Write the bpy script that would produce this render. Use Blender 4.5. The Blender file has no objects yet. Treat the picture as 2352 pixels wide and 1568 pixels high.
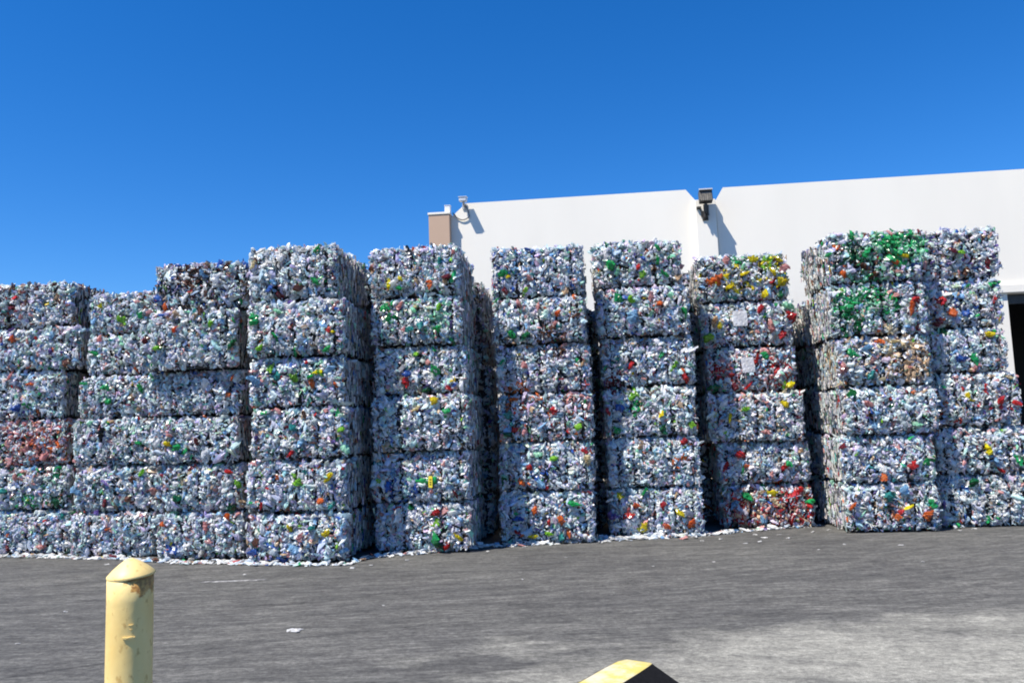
import bpy, bmesh, math, random
import numpy as np
from mathutils import Vector, Matrix, Euler

R = math.radians
scene = bpy.context.scene
COL = scene.collection
random.seed(7)
rng = np.random.default_rng(7)

# ------------------------------------------------------------------ camera
FPX, CX, CY = 1830.0, 1176.0, 784.0          # focal length and centre, measured on a 2352 px wide view of the photo
YAW, PITCH, ROLL, CAM_H = R(5.5), math.atan(0.110), 0.034, 1.62
cam = bpy.data.cameras.new('camera')
cam.sensor_width = 36.0
cam.lens = 36.0 * FPX / 2352.0
cam.clip_start, cam.clip_end = 0.05, 2000
cam_o = bpy.data.objects.new('camera', cam)
COL.objects.link(cam_o)
scene.camera = cam_o
_f = Vector((-math.sin(YAW) * math.cos(PITCH), math.cos(YAW) * math.cos(PITCH), math.sin(PITCH)))
_r0 = Vector((math.cos(YAW), math.sin(YAW), 0))
_u0 = _r0.cross(_f)
_r = _r0 * math.cos(ROLL) - _u0 * math.sin(ROLL)
_u = _u0 * math.cos(ROLL) + _r0 * math.sin(ROLL)
EYE = Vector((0, 0, CAM_H))
M3 = Matrix((_r, _u, -_f)).transposed()
cam_o.matrix_world = Matrix.Translation(EYE) @ M3.to_4x4()

def ray(px, py):
    return (_f + _r * ((px - CX) / FPX) + _u * ((CY - py) / FPX))

def at_y(px, py, Y):
    d = ray(px, py)
    return EYE + d * (Y / d.y)

def at_z(px, py, Z):
    d = ray(px, py)
    return EYE + d * ((Z - CAM_H) / d.z)

# ------------------------------------------------------------------ light
SUN_EL, SUN_AZ = R(58.0), (-0.735, -0.678)     # direction towards the sun: from behind the viewer's left shoulder
sd = Vector((SUN_AZ[0] * math.cos(SUN_EL), SUN_AZ[1] * math.cos(SUN_EL), math.sin(SUN_EL))).normalized()
sun = bpy.data.lights.new('sun', 'SUN')
sun.energy = 5.0
sun.angle = R(0.5)
sun.color = (1.0, 0.935, 0.83)
sun_o = bpy.data.objects.new('sun', sun)
COL.objects.link(sun_o)
sun_o.location = (-20, -20, 40)
sun_o.rotation_euler = sd.to_track_quat('Z', 'Y').to_euler()

world = bpy.data.worlds.new('World')
scene.world = world
world.use_nodes = True
wn, wl = world.node_tree.nodes, world.node_tree.links
bg = wn['Background']
sky = wn.new('ShaderNodeTexSky')
sky.sky_type = 'NISHITA'
sky.sun_disc = False
sky.sun_elevation = SUN_EL
sky.sun_rotation = math.atan2(SUN_AZ[0], SUN_AZ[1])
sky.altitude = 0
sky.air_density = 1.0
sky.dust_density = 0.0
sky.ozone_density = 10.0
hs = wn.new('ShaderNodeHueSaturation')
hs.inputs['Saturation'].default_value = 1.225
hs.inputs['Hue'].default_value = 0.506
wl.new(sky.outputs[0], hs.inputs['Color'])
wl.new(hs.outputs[0], bg.inputs['Color'])
bg.inputs['Strength'].default_value = 0.110

vs = scene.view_settings
vs.view_transform = 'Standard'
vs.look = 'None'
vs.exposure = 0.60
vs.gamma = 1.0
vs.use_curve_mapping = False
scene.cycles.max_bounces = 6
scene.cycles.filter_width = 1.9
scene.cycles.sample_clamp_indirect = 6.0
scene.cycles.sample_clamp_direct = 0.0

# ------------------------------------------------------------------ helpers
def new_mat(name):
    m = bpy.data.materials.new(name)
    m.use_nodes = True
    nt = m.node_tree
    return m, nt.nodes, nt.links, nt.nodes['Principled BSDF']

def plain(name, rgb, rough=0.6, metal=0.0, var=0.12, scale=30.0, bump=0.0):
    m, n, l, b = new_mat(name)
    tc = n.new('ShaderNodeTexCoord')
    no = n.new('ShaderNodeTexNoise'); no.inputs['Scale'].default_value = scale; no.inputs['Detail'].default_value = 5
    l.new(tc.outputs['Object'], no.inputs['Vector'])
    rp = n.new('ShaderNodeValToRGB')
    rp.color_ramp.elements[0].position = 0.3; rp.color_ramp.elements[1].position = 0.7
    rp.color_ramp.elements[0].color = tuple(c * (1 - var) for c in rgb) + (1,)
    rp.color_ramp.elements[1].color = tuple(min(1, c * (1 + var)) for c in rgb) + (1,)
    l.new(no.outputs['Fac'], rp.inputs['Fac'])
    l.new(rp.outputs[0], b.inputs['Base Color'])
    b.inputs['Roughness'].default_value = rough
    b.inputs['Metallic'].default_value = metal
    if bump:
        bp = n.new('ShaderNodeBump'); bp.inputs['Strength'].default_value = bump; bp.inputs['Distance'].default_value = 0.01
        l.new(no.outputs['Fac'], bp.inputs['Height']); l.new(bp.outputs[0], b.inputs['Normal'])
    return m

def empty(name, loc=(0, 0, 0), rz=0.0, label=None, cat=None, group=None):
    o = bpy.data.objects.new(name, None)
    o.empty_display_size = 0.2
    o.location = loc
    o.rotation_euler = (0, 0, rz)
    COL.objects.link(o)
    tag(o, label, cat, group)
    return o

def tag(o, label=None, cat=None, group=None, kind=None):
    if label: o['label'] = label
    if cat: o['category'] = cat
    if group: o['group'] = group
    if kind: o['kind'] = kind
    return o

def link_bm(name, bm, mat, parent=None, smooth=False, loc=None):
    me = bpy.data.meshes.new(name)
    bm.normal_update()
    bm.to_mesh(me); bm.free()
    me.materials.append(mat)
    if smooth:
        for p in me.polygons: p.use_smooth = True
    o = bpy.data.objects.new(name, me)
    COL.objects.link(o)
    if parent: o.parent = parent
    if loc is not None: o.location = loc
    return o

def np_mesh(name, V, F, colr, mat, parent=None, smooth=False, mat2=None, midx=None):
    me = bpy.data.meshes.new(name)
    nv, nf = len(V), len(F)
    me.vertices.add(nv); me.vertices.foreach_set('co', np.ascontiguousarray(V, dtype=np.float32).ravel())
    me.loops.add(nf * 4); me.loops.foreach_set('vertex_index', np.ascontiguousarray(F, dtype=np.int32).ravel())
    me.polygons.add(nf)
    me.polygons.foreach_set('loop_start', np.arange(0, nf * 4, 4, dtype=np.int32))
    me.polygons.foreach_set('use_smooth', np.full(nf, smooth, dtype=bool))
    if colr is not None:
        a = me.color_attributes.new('tint', 'FLOAT_COLOR', 'POINT')
        c4 = np.ones((nv, 4), dtype=np.float32); c4[:, :3] = colr
        a.data.foreach_set('color', c4.ravel())
    me.materials.append(mat)
    if mat2:
        me.materials.append(mat2); me.polygons.foreach_set('material_index', np.ascontiguousarray(midx, dtype=np.int32))
    me.update(calc_edges=True)
    o = bpy.data.objects.new(name, me)
    COL.objects.link(o)
    if parent: o.parent = parent
    return o

def add_box(bm, c, s, rot=None, bevel=0.0):
    r = bmesh.ops.create_cube(bm, size=1.0)
    vs_ = r['verts']
    bmesh.ops.scale(bm, vec=s, verts=vs_)
    if bevel:
        es = list({e for v in vs_ for e in v.link_edges})
        g = bmesh.ops.bevel(bm, geom=es, offset=bevel, segments=2, affect='EDGES', profile=0.6)
        vs_ = list({v for f in g['faces'] for v in f.verts} | {v for v in vs_ if v.is_valid})
    if rot is not None:
        bmesh.ops.rotate(bm, cent=(0, 0, 0), matrix=rot, verts=vs_)
    bmesh.ops.translate(bm, vec=c, verts=vs_)
    return vs_

def tube(bm, pts, rad, seg=8, closed=False):
    pts = [Vector(p) for p in pts]
    n = len(pts); rings = []
    for i, p in enumerate(pts):
        a = pts[(i - 1) % n] if (closed or i > 0) else p
        b = pts[(i + 1) % n] if (closed or i < n - 1) else p
        t = (b - a).normalized()
        q = t.to_track_quat('Z', 'Y')
        rings.append([bm.verts.new(p + q @ Vector((math.cos(k * 2 * math.pi / seg) * rad, math.sin(k * 2 * math.pi / seg) * rad, 0))) for k in range(seg)])
    m = n if closed else n - 1
    for i in range(m):
        A, B = rings[i], rings[(i + 1) % n]
        for k in range(seg):
            bm.faces.new((A[k], A[(k + 1) % seg], B[(k + 1) % seg], B[k]))
    if not closed:
        bm.faces.new(list(reversed(rings[0]))); bm.faces.new(rings[-1])

def lathe(bm, prof, seg=40):
    rings = []
    for r, z in prof:
        if r < 1e-5: rings.append([bm.verts.new((0, 0, z))])
        else: rings.append([bm.verts.new((math.cos(k * 2 * math.pi / seg) * r, math.sin(k * 2 * math.pi / seg) * r, z)) for k in range(seg)])
    for A, B in zip(rings[:-1], rings[1:]):
        for k in range(seg):
            a = [A[k % len(A)], A[(k + 1) % len(A)]]; b = [B[(k + 1) % len(B)], B[k % len(B)]]
            if len(A) == 1: bm.faces.new((A[0], b[0], b[1]))
            elif len(B) == 1: bm.faces.new((a[0], a[1], B[0]))
            else: bm.faces.new(a + b)

def prism(bm, outline, y0, y1):
    """closed outline of (x, z) points pushed from y0 to y1"""
    A = [bm.verts.new((x, y0, z)) for x, z in outline]
    B = [bm.verts.new((x, y1, z)) for x, z in outline]
    bm.faces.new(A); bm.faces.new(list(reversed(B)))
    n = len(A)
    for i in range(n):
        bm.faces.new((A[i], B[i], B[(i + 1) % n], A[(i + 1) % n]))
    bmesh.ops.recalc_face_normals(bm, faces=bm.faces[:])

# ------------------------------------------------------------------ materials
def mat_plastic(name, transl=0.22, rough=0.24):
    m, n, l, b = new_mat(name)
    at = n.new('ShaderNodeAttribute'); at.attribute_name = 'tint'
    l.new(at.outputs['Color'], b.inputs['Base Color'])
    b.inputs['Roughness'].default_value = rough
    b.inputs['IOR'].default_value = 1.55
    b.inputs['Specular IOR Level'].default_value = 0.8
    tr = n.new('ShaderNodeBsdfTranslucent')
    l.new(at.outputs['Color'], tr.inputs['Color'])
    mx = n.new('ShaderNodeMixShader'); mx.inputs[0].default_value = transl
    l.new(b.outputs[0], mx.inputs[1]); l.new(tr.outputs[0], mx.inputs[2])
    l.new(mx.outputs[0], n['Material Output'].inputs['Surface'])
    return m

M_PET = mat_plastic('crushed_plastic', .40, .27)
M_BOT = mat_plastic('coloured_bottle_plastic', .5, .2)
M_EDGE = mat_plastic('pressed_plastic_edges', .04, .5)
M_EDGE.node_tree.nodes['Principled BSDF'].inputs['Specular IOR Level'].default_value = .25
M_CORE = plain('bale_inside_shade', (0.035, 0.036, 0.04), 0.7, 0, 0.5, 40)
M_WIRE = plain('baling_wire_steel', (0.06, 0.05, 0.045), 0.5, 0.6, 0.3, 60)
M_PAPER = plain('white_paper', (0.88, 0.88, 0.90), 0.6, 0, 0.05, 8)

def mat_asphalt():
    m, n, l, b = new_mat('worn_asphalt')
    geo = n.new('ShaderNodeNewGeometry')
    def noise(scale, detail=6, rough=0.6, mul=(1, 1, 1), rot=0.0):
        mp = n.new('ShaderNodeMapping'); mp.inputs['Scale'].default_value = mul; mp.inputs['Rotation'].default_value = (0, 0, rot)
        l.new(geo.outputs['Position'], mp.inputs['Vector'])
        t = n.new('ShaderNodeTexNoise'); t.inputs['Scale'].default_value = scale; t.inputs['Detail'].default_value = detail; t.inputs['Roughness'].default_value = rough
        l.new(mp.outputs[0], t.inputs['Vector'])
        return t.outputs['Fac']
    def sweep(cx, cy, fr, ft, scale, detail=6, rough=.65):
        """noise drawn out along circles round a turning point of the yard"""
        a = n.new('ShaderNodeVectorMath'); a.operation = 'SUBTRACT'; l.new(geo.outputs['Position'], a.inputs[0]); a.inputs[1].default_value = (cx, cy, 0)
        ln = n.new('ShaderNodeVectorMath'); ln.operation = 'LENGTH'; l.new(a.outputs[0], ln.inputs[0])
        sp = n.new('ShaderNodeSeparateXYZ'); l.new(a.outputs[0], sp.inputs[0])
        at = n.new('ShaderNodeMath'); at.operation = 'ARCTAN2'; l.new(sp.outputs[0], at.inputs[0]); l.new(sp.outputs[1], at.inputs[1])
        m1 = n.new('ShaderNodeMath'); m1.operation = 'MULTIPLY'; l.new(ln.outputs['Value'], m1.inputs[0]); m1.inputs[1].default_value = fr
        m2 = n.new('ShaderNodeMath'); m2.operation = 'MULTIPLY'; l.new(at.outputs[0], m2.inputs[0]); m2.inputs[1].default_value = ft
        cb = n.new('ShaderNodeCombineXYZ'); l.new(m1.outputs[0], cb.inputs[0]); l.new(m2.outputs[0], cb.inputs[1])
        t = n.new('ShaderNodeTexNoise'); t.inputs['Scale'].default_value = scale; t.inputs['Detail'].default_value = detail; t.inputs['Roughness'].default_value = rough
        l.new(cb.outputs[0], t.inputs['Vector']); return t.outputs['Fac']
    def ramp(x, p0, p1, c0, c1):
        r = n.new('ShaderNodeValToRGB')
        r.color_ramp.elements[0].position = p0; r.color_ramp.elements[1].position = p1
        r.color_ramp.elements[0].color = c0 + (1,); r.color_ramp.elements[1].color = c1 + (1,)
        l.new(x, r.inputs['Fac']); return r.outputs[0]
    def mix(kind, f, a, b_):
        x = n.new('ShaderNodeMix'); x.data_type = 'RGBA'; x.blend_type = kind
        if isinstance(f, float): x.inputs[0].default_value = f
        else: l.new(f, x.inputs[0])
        for s, v in ((6, a), (7, b_)):
            if isinstance(v, tuple): x.inputs[s].default_value = v + (1,)
            else: l.new(v, x.inputs[s])
        return x.outputs[2]
    base = ramp(noise(0.55, 6, 0.6), 0.3, 0.7, (0.088, 0.088, 0.091), (0.128, 0.127, 0.126))
    # tyre sweeps: long streaks turned a little against the row of bales
    st = ramp(sweep(1.0, -7.0, 2.0, 1.6, 2.0, 7), 0.36, 0.64, (0.66, 0.66, 0.66), (1.16, 1.15, 1.13))
    c = mix('MULTIPLY', 0.5, base, st)
    st2 = ramp(sweep(-9.0, 30.0, 3.5, 6.0, 2.5, 6), 0.40, 0.62, (0.72, 0.72, 0.73), (1.18, 1.18, 1.17))
    c = mix('MULTIPLY', 0.55, c, st2)
    st3 = ramp(sweep(0.6, -3.4, 5.5, 0.8, 2.2, 3, .5), 0.63, 0.69, (1, 1, 1), (1.75, 1.75, 1.7))
    c = mix('MULTIPLY', 0.55, c, st3)
    st4 = ramp(sweep(3.0, -5.5, 4.0, 0.7, 1.9, 3, .5), 0.63, 0.70, (1, 1, 1), (0.45, 0.45, 0.46))
    c = mix('MULTIPLY', 0.7, c, st4)
    st5 = ramp(sweep(-4.0, 34.0, 9.0, 22.0, 2.0, 5, .7), 0.38, 0.62, (0.74, 0.74, 0.745), (1.24, 1.24, 1.22))
    c = mix('MULTIPLY', 0.9, c, st5)
    st6 = ramp(sweep(1.0, -7.0, 16.0, 14.0, 1.6, 4, .7), 0.60, 0.70, (1, 1, 1), (0.60, 0.60, 0.61))
    c = mix('MULTIPLY', 0.8, c, st6)
    oil = ramp(noise(0.9, 5, 0.6, (0.8, 1, 1)), 0.60, 0.74, (1, 1, 1), (0.62, 0.62, 0.63))
    c = mix('MULTIPLY', 0.8, c, oil)
    # pale dust worn into the surface near the wheel stop, broken up by noise
    sep = n.new('ShaderNodeSeparateXYZ'); l.new(geo.outputs['Position'], sep.inputs[0])
    def lin(out, cx, s):
        a = n.new('ShaderNodeMath'); a.operation = 'SUBTRACT'; l.new(out, a.inputs[0]); a.inputs[1].default_value = cx
        d = n.new('ShaderNodeMath'); d.operation = 'DIVIDE'; l.new(a.outputs[0], d.inputs[0]); d.inputs[1].default_value = s
        q = n.new('ShaderNodeMath'); q.operation = 'MULTIPLY'; l.new(d.outputs[0], q.inputs[0]); l.new(d.outputs[0], q.inputs[1])
        return q.outputs[0]
    su = n.new('ShaderNodeMath'); su.operation = 'ADD'
    l.new(lin(sep.outputs[0], 2.3, 3.4), su.inputs[0]); l.new(lin(sep.outputs[1], 5.0, 2.0), su.inputs[1])
    ex = n.new('ShaderNodeMath'); ex.operation = 'SUBTRACT'; ex.inputs[0].default_value = 1.15; l.new(su.outputs[0], ex.inputs[1])
    nz = n.new('ShaderNodeMath'); nz.operation = 'MULTIPLY_ADD'; l.new(noise(1.0, 8, 0.68, (0.6, 1.1, 1), R(12)), nz.inputs[0]); nz.inputs[1].default_value = 5.0; nz.inputs[2].default_value = -2.5
    ad = n.new('ShaderNodeMath'); ad.operation = 'ADD'; l.new(ex.outputs[0], ad.inputs[0]); l.new(nz.outputs[0], ad.inputs[1])
    dust = ramp(ad.outputs[0], -0.1, 1.5, (0, 0, 0), (1, 1, 1))
    grain = ramp(noise(70, 3, 0.7), 0.35, 0.65, (0.15, 0.15, 0.15), (1, 1, 1))
    dm = mix('MULTIPLY', 0.45, dust, grain)
    dustv = n.new('ShaderNodeMath'); dustv.operation = 'MULTIPLY'; l.new(dm, dustv.inputs[0]); dustv.inputs[1].default_value = 0.72
    c = mix('MIX', dustv.outputs[0], c, (0.37, 0.365, 0.335))
    # aggregate
    ag = ramp(noise(160, 2, 0.6), 0.35, 0.68, (0.62, 0.62, 0.62), (1.4, 1.4, 1.38))
    c = mix('MULTIPLY', 0.8, c, ag)
    ag2 = ramp(noise(26, 6, 0.8, (0.75, 0.95, 1)), 0.37, 0.63, (0.55, 0.55, 0.55), (1.45, 1.45, 1.43))
    c = mix('MULTIPLY', 0.85, c, ag2)
    ag3 = ramp(noise(7, 6, 0.8, (0.6, 0.8, 1), R(6)), 0.40, 0.60, (0.72, 0.72, 0.72), (1.22, 1.22, 1.20))
    c = mix('MULTIPLY', 0.8, c, ag3)
    l.new(c, b.inputs['Base Color'])
    c = mix('MULTIPLY', 1.0, c, (0.99, .985, .955))
    l.new(c, b.inputs['Base Color'])
    b.inputs['Roughness'].default_value = 0.85
    b.inputs['Specular IOR Level'].default_value = 0.3
    bp = n.new('ShaderNodeBump'); bp.inputs['Strength'].default_value = 0.5; bp.inputs['Distance'].default_value = 0.006
    l.new(noise(110, 4, 0.7), bp.inputs['Height']); l.new(bp.outputs[0], b.inputs['Normal'])
    return m

def mat_wall(name, rgb):
    m, n, l, b = new_mat(name)
    geo = n.new('ShaderNodeNewGeometry')
    mp = n.new('ShaderNodeMapping'); mp.inputs['Scale'].default_value = (1, 1, 0.25)
    l.new(geo.outputs['Position'], mp.inputs['Vector'])
    a = n.new('ShaderNodeTexNoise'); a.inputs['Scale'].default_value = 0.9; a.inputs['Detail'].default_value = 6
    l.new(mp.outputs[0], a.inputs['Vector'])
    r = n.new('ShaderNodeValToRGB')
    r.color_ramp.elements[0].position = 0.3; r.color_ramp.elements[1].position = 0.7
    r.color_ramp.elements[0].color = tuple(x * 0.94 for x in rgb) + (1,); r.color_ramp.elements[1].color = tuple(rgb) + (1,)
    l.new(a.outputs['Fac'], r.inputs['Fac'])
    s = n.new('ShaderNodeTexNoise'); s.inputs['Scale'].default_value = 60; s.inputs['Detail'].default_value = 3
    l.new(geo.outputs['Position'], s.inputs['Vector'])
    bp = n.new('ShaderNodeBump'); bp.inputs['Strength'].default_value = 0.12; bp.inputs['Distance'].default_value = 0.01
    l.new(s.outputs['Fac'], bp.inputs['Height']); l.new(bp.outputs[0], b.inputs['Normal'])
    l.new(r.outputs[0], b.inputs['Base Color'])
    b.inputs['Roughness'].default_value = 0.8
    return m

M_WHITE = mat_wall('white_painted_concrete', (0.86, 0.815, 0.72))
M_BEIGE = mat_wall('beige_painted_concrete', (0.52, 0.36, 0.255))
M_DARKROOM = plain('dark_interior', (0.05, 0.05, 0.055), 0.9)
M_ROOF = plain('roof_felt', (0.3, 0.3, 0.3), 0.9)
M_METALW = plain('white_enamel', (0.78, 0.79, 0.80), 0.4, 0, 0.04)
M_DARKMETAL = plain('dark_bronze_metal', (0.055, 0.05, 0.045), 0.5, 0.3, 0.3, 25)
M_CABLE = plain('grey_cable', (0.18, 0.18, 0.18), 0.6)
M_STEEL = plain('galvanised_steel', (0.45, 0.46, 0.47), 0.5, 0.6)

# ------------------------------------------------------------------ ground
bm = bmesh.new()
vs4 = [bm.verts.new(p) for p in ((-400, -60, 0), (400, -60, 0), (400, 700, 0), (-400, 700, 0))]
bm.faces.new(vs4)
ground = link_bm('ground', bm, mat_asphalt())
tag(ground, 'dark worn asphalt yard with tyre streaks', 'ground', kind='structure')

def worn_paint():
    m, n, l, b = new_mat('worn_white_paint')
    geo = n.new('ShaderNodeNewGeometry')
    t = n.new('ShaderNodeTexNoise'); t.inputs['Scale'].default_value = 9; t.inputs['Detail'].default_value = 8; t.inputs['Roughness'].default_value = 0.75
    l.new(geo.outputs['Position'], t.inputs['Vector'])
    r = n.new('ShaderNodeValToRGB'); r.color_ramp.elements[0].position = 0.42; r.color_ramp.elements[1].position = 0.6
    r.color_ramp.elements[0].color = (0.10, 0.10, 0.10, 1); r.color_ramp.elements[1].color = (0.42, 0.42, 0.41, 1)
    l.new(t.outputs['Fac'], r.inputs['Fac']); l.new(r.outputs[0], b.inputs['Base Color'])
    b.inputs['Roughness'].default_value = 0.8
    return m
M_PAINT = worn_paint()

# ------------------------------------------------------------------ the building behind
YW = 16.6
def wz(px, py): p = at_y(px, py, YW); return p.x, p.z
TOP = 0.5 * (wz(1300, 451)[1] + wz(1900, 418)[1])
xl, _ = wz(1035, 500)
xlc = wz(1070, 463)[0]
xa, xb = wz(1575, 437)[0], wz(1598, 461)[0]
xc, xd = wz(1645, 468)[0], wz(1660, 432)[0]
zn = wz(1610, 461)[1]
xdoor, zdoor = wz(2313, 675)
xr = xdoor + 14.0
house = empty('warehouse', ((xl + xr) / 2, YW, 0), 0, 'white concrete warehouse with notched parapet and dark dock door behind the bales', 'building')
hx, hy = (xl + xr) / 2, YW
def loc(o): o.parent = house; return o
T = 0.22
zl = wz(1035, 500)[1]
bm = bmesh.new()
prism(bm, [(xl - hx, 0.003), (xb - hx, 0.003), (xb - hx, zn), (xa - hx, TOP), (xlc - hx, TOP), (xl - hx, zl)], 0, T)
loc(link_bm('wall_panel', bm, M_WHITE))
bm = bmesh.new()
prism(bm, [(xc - hx, 0.003), (xdoor - hx, 0.003), (xdoor - hx, zdoor), (xdoor + 4.2 - hx, zdoor), (xdoor + 4.2 - hx, 0.003), (xr - hx, 0.003), (xr - hx, TOP), (xd - hx, TOP), (xc - hx, zn)], 0, T)
loc(link_bm('wall_panel', bm, M_WHITE))
bm = bmesh.new()                              # infill strip behind the pilaster
prism(bm, [(xb - hx + .002, 0.003), (xc - hx - .002, 0.003), (xc - hx - .002, zn - .02), (xb - hx + .002, zn - .02)], 0.01, T)
loc(link_bm('wall_panel', bm, M_WHITE))
xp0, xp1 = at_y(1600, 520, YW - .15).x, at_y(1647, 520, YW - .15).x
zp = at_y(1622, 458, YW - .15).z
bm = bmesh.new()
add_box(bm, ((xp0 + xp1) / 2 - hx, -0.076, zp / 2 + .002), (xp1 - xp0, 0.15, zp), bevel=0.012)
loc(link_bm('pilaster', bm, M_WHITE))
xq0, xq1 = at_y(985, 530, YW - .2).x, at_y(1033, 530, YW - .2).x
zq = at_y(1010, 493, YW - .2).z
bm = bmesh.new()
add_box(bm, ((xq0 + xq1) / 2 - hx, -0.08, zq / 2), (xq1 - xq0, 0.24, zq), bevel=0.01)
o = loc(link_bm('pilaster', bm, M_BEIGE)); o['label'] = 'beige corner pilaster at the left end of the wall'
bm = bmesh.new()
add_box(bm, ((xq0 + xq1) / 2 - hx, -0.08, zq + .028), (xq1 - xq0 + .03, 0.27, 0.05), bevel=0.008)
cap_ = link_bm('pilaster_cap', bm, M_WHITE); cap_.parent = o
bm = bmesh.new()                              # roof slab, kept below the parapet
add_box(bm, (0, 10.1, zn - 0.75), (xr - xl - .5, 19.6, 0.2))
loc(link_bm('roof', bm, M_ROOF))
bm = bmesh.new()                              # side and rear walls
add_box(bm, (xl - hx + T / 2, 10.2, (zl - .05) / 2), (T, 19.8, zl - .05))
add_box(bm, (xr - hx - T / 2, 10.2, TOP / 2 - .05), (T, 19.8, TOP - .1))
add_box(bm, (0, 20.2, TOP / 2 - .1), (xr - xl, T, TOP - .2))
loc(link_bm('rear_wall', bm, M_WHITE))
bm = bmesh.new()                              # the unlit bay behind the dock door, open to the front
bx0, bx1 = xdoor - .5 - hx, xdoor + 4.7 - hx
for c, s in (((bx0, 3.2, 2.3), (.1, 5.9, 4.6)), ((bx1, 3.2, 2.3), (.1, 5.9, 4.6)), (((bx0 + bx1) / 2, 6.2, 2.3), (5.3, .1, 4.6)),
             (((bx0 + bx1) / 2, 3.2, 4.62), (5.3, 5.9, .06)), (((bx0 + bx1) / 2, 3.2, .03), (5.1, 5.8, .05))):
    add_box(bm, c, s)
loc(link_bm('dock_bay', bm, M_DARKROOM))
bm = bmesh.new()
add_box(bm, (xdoor + 2.1 - hx, -0.035, zdoor + .10), (4.7, 0.066, 0.16), bevel=0.008)
loc(link_bm('door_header', bm, M_WHITE))
bm = bmesh.new()
add_box(bm, (xdoor + 2.1 - hx, 0.13, zdoor - .10), (4.15, 0.08, 0.19), bevel=0.01)
loc(link_bm('door_seal', bm, M_DARKMETAL))

# floodlight on the pilaster
fl = at_y(1620, 452, YW - .33)
flood = empty('floodlight', (fl.x, YW - .17, zp - .25), 0, 'old dark metal floodlight on the white pilaster between two parapet notches', 'lamp')
bm = bmesh.new()
rot = Matrix.Rotation(R(-14), 3, 'X')
s_ = 30 / FPX * 16.2
zc = fl.z - (zp - .25)
add_box(bm, (0, -.18, zc), (s_, .17, s_ * .95), rot, bevel=.015)
link_bm('lamp_housing', bm, M_DARKMETAL, flood)
bm = bmesh.new()
add_box(bm, (0, -.268, zc - .02), (s_ * .82, .012, s_ * .72), rot, bevel=.004)
m_lens = plain('dirty_lamp_glass', (0.20, 0.18, 0.145), 0.25, 0, 0.5, 18)
link_bm('lens', bm, m_lens, flood)
for k in range(5):
    bm = bmesh.new()
    add_box(bm, (-s_ * .32 + k * s_ * .16, -.278, zc - .02), (.008, .008, s_ * .74), rot)
    link_bm('guard_bar', bm, M_DARKMETAL, flood)
bm = bmesh.new()
add_box(bm, (0, -.262, zc + s_ * .46), (s_ * 1.02, .05, .03), rot, bevel=.004)
link_bm('visor', bm, M_STEEL, flood)
bm = bmesh.new()
tube(bm, [(0, .02, -.12), (0, -.07, -.14), (0, -.13, -.05), (0, -.16, zc - s_ * .45)], .035)
add_box(bm, (0, .005, -.10), (.12, .03, .2), bevel=.006)
add_box(bm, (-.03, -.12, -.03), (.03, .03, .26)); add_box(bm, (.045, -.12, -.02), (.03, .03, .22))
link_bm('bracket', bm, M_DARKMETAL, flood)
bx = at_y(1606, 479, YW - .24)
sens = empty('light_sensor', (bx.x, YW - .152, bx.z), 0, 'tiny dark sensor on the pilaster just left of the floodlight bracket', 'sensor')
bm = bmesh.new(); add_box(bm, (0, -.03, .03), (.09, .06, .05), bevel=.008); link_bm('sensor_body', bm, M_DARKMETAL, sens)
bm = bmesh.new(); tube(bm, [(.02, -.02, .01), (.05, -.03, -.06), (.05, -.01, -.16)], .012); link_bm('sensor_cable', bm, M_DARKMETAL, sens)

# security camera at the left corner of the parapet
cp = at_y(1066, 466, YW - .08)
seccam = empty('security_camera', (cp.x, YW - .01, cp.z), 0, 'small white security camera on the left corner of the parapet', 'camera')
zc = at_y(1062, 456, YW - .3).z - cp.z
xcm = at_y(1062, 456, YW - .3).x - cp.x
bm = bmesh.new(); add_box(bm, (xcm, -.19, zc), (.16, .18, .085), Matrix.Rotation(R(8), 3, 'X'), bevel=.02); link_bm('camera_body', bm, M_METALW, seccam)
bm = bmesh.new(); add_box(bm, (xcm, -.19, zc + .055), (.18, .21, .015), Matrix.Rotation(R(8), 3, 'X'), bevel=.004); link_bm('sun_shield', bm, M_METALW, seccam)
bm = bmesh.new(); tube(bm, [(0, .0, -.06), (0, -.10, -.06), (xcm, -.17, zc - .04)], .022); add_box(bm, (0, -.01, -.06), (.10, .02, .12), bevel=.004); link_bm('arm', bm, M_STEEL, seccam)
jb = at_y(1029, 486, YW - .06)
jbox = empty('junction_box', (jb.x, YW - .08, zq + .054), 0, 'white junction box on top of the beige corner pilaster', 'box')
bm = bmesh.new(); add_box(bm, (0, 0, .075), (.12, .12, .15), bevel=.01); link_bm('box_body', bm, M_METALW, jbox)
bm = bmesh.new(); add_box(bm, (0, 0, .155), (.135, .135, .012), bevel=.003); link_bm('box_lid', bm, M_METALW, jbox)
cab = []
for i in range(17):
    t = i / 16
    px = 1040 + (1078 - 1040) * t; py = 489 + (497 - 489) * t + 4 * 11.5 * t * (1 - t)
    p = at_y(px, py, YW - .03); cab.append((p.x, YW - .03, p.z))
for q in ((1076, 486), (1071, 474), (1066, 467)):
    p = at_y(q[0], q[1], YW - .05); cab.append((p.x, YW - .05, p.z))
c0 = Vector(cab[0])
bm = bmesh.new(); tube(bm, [Vector(c) - c0 for c in cab], .013, 6)
o = link_bm('cable', bm, M_CABLE, None, True, c0)
tag(o, 'thin grey cable sagging across the white wall below the security camera', 'cable')

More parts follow.
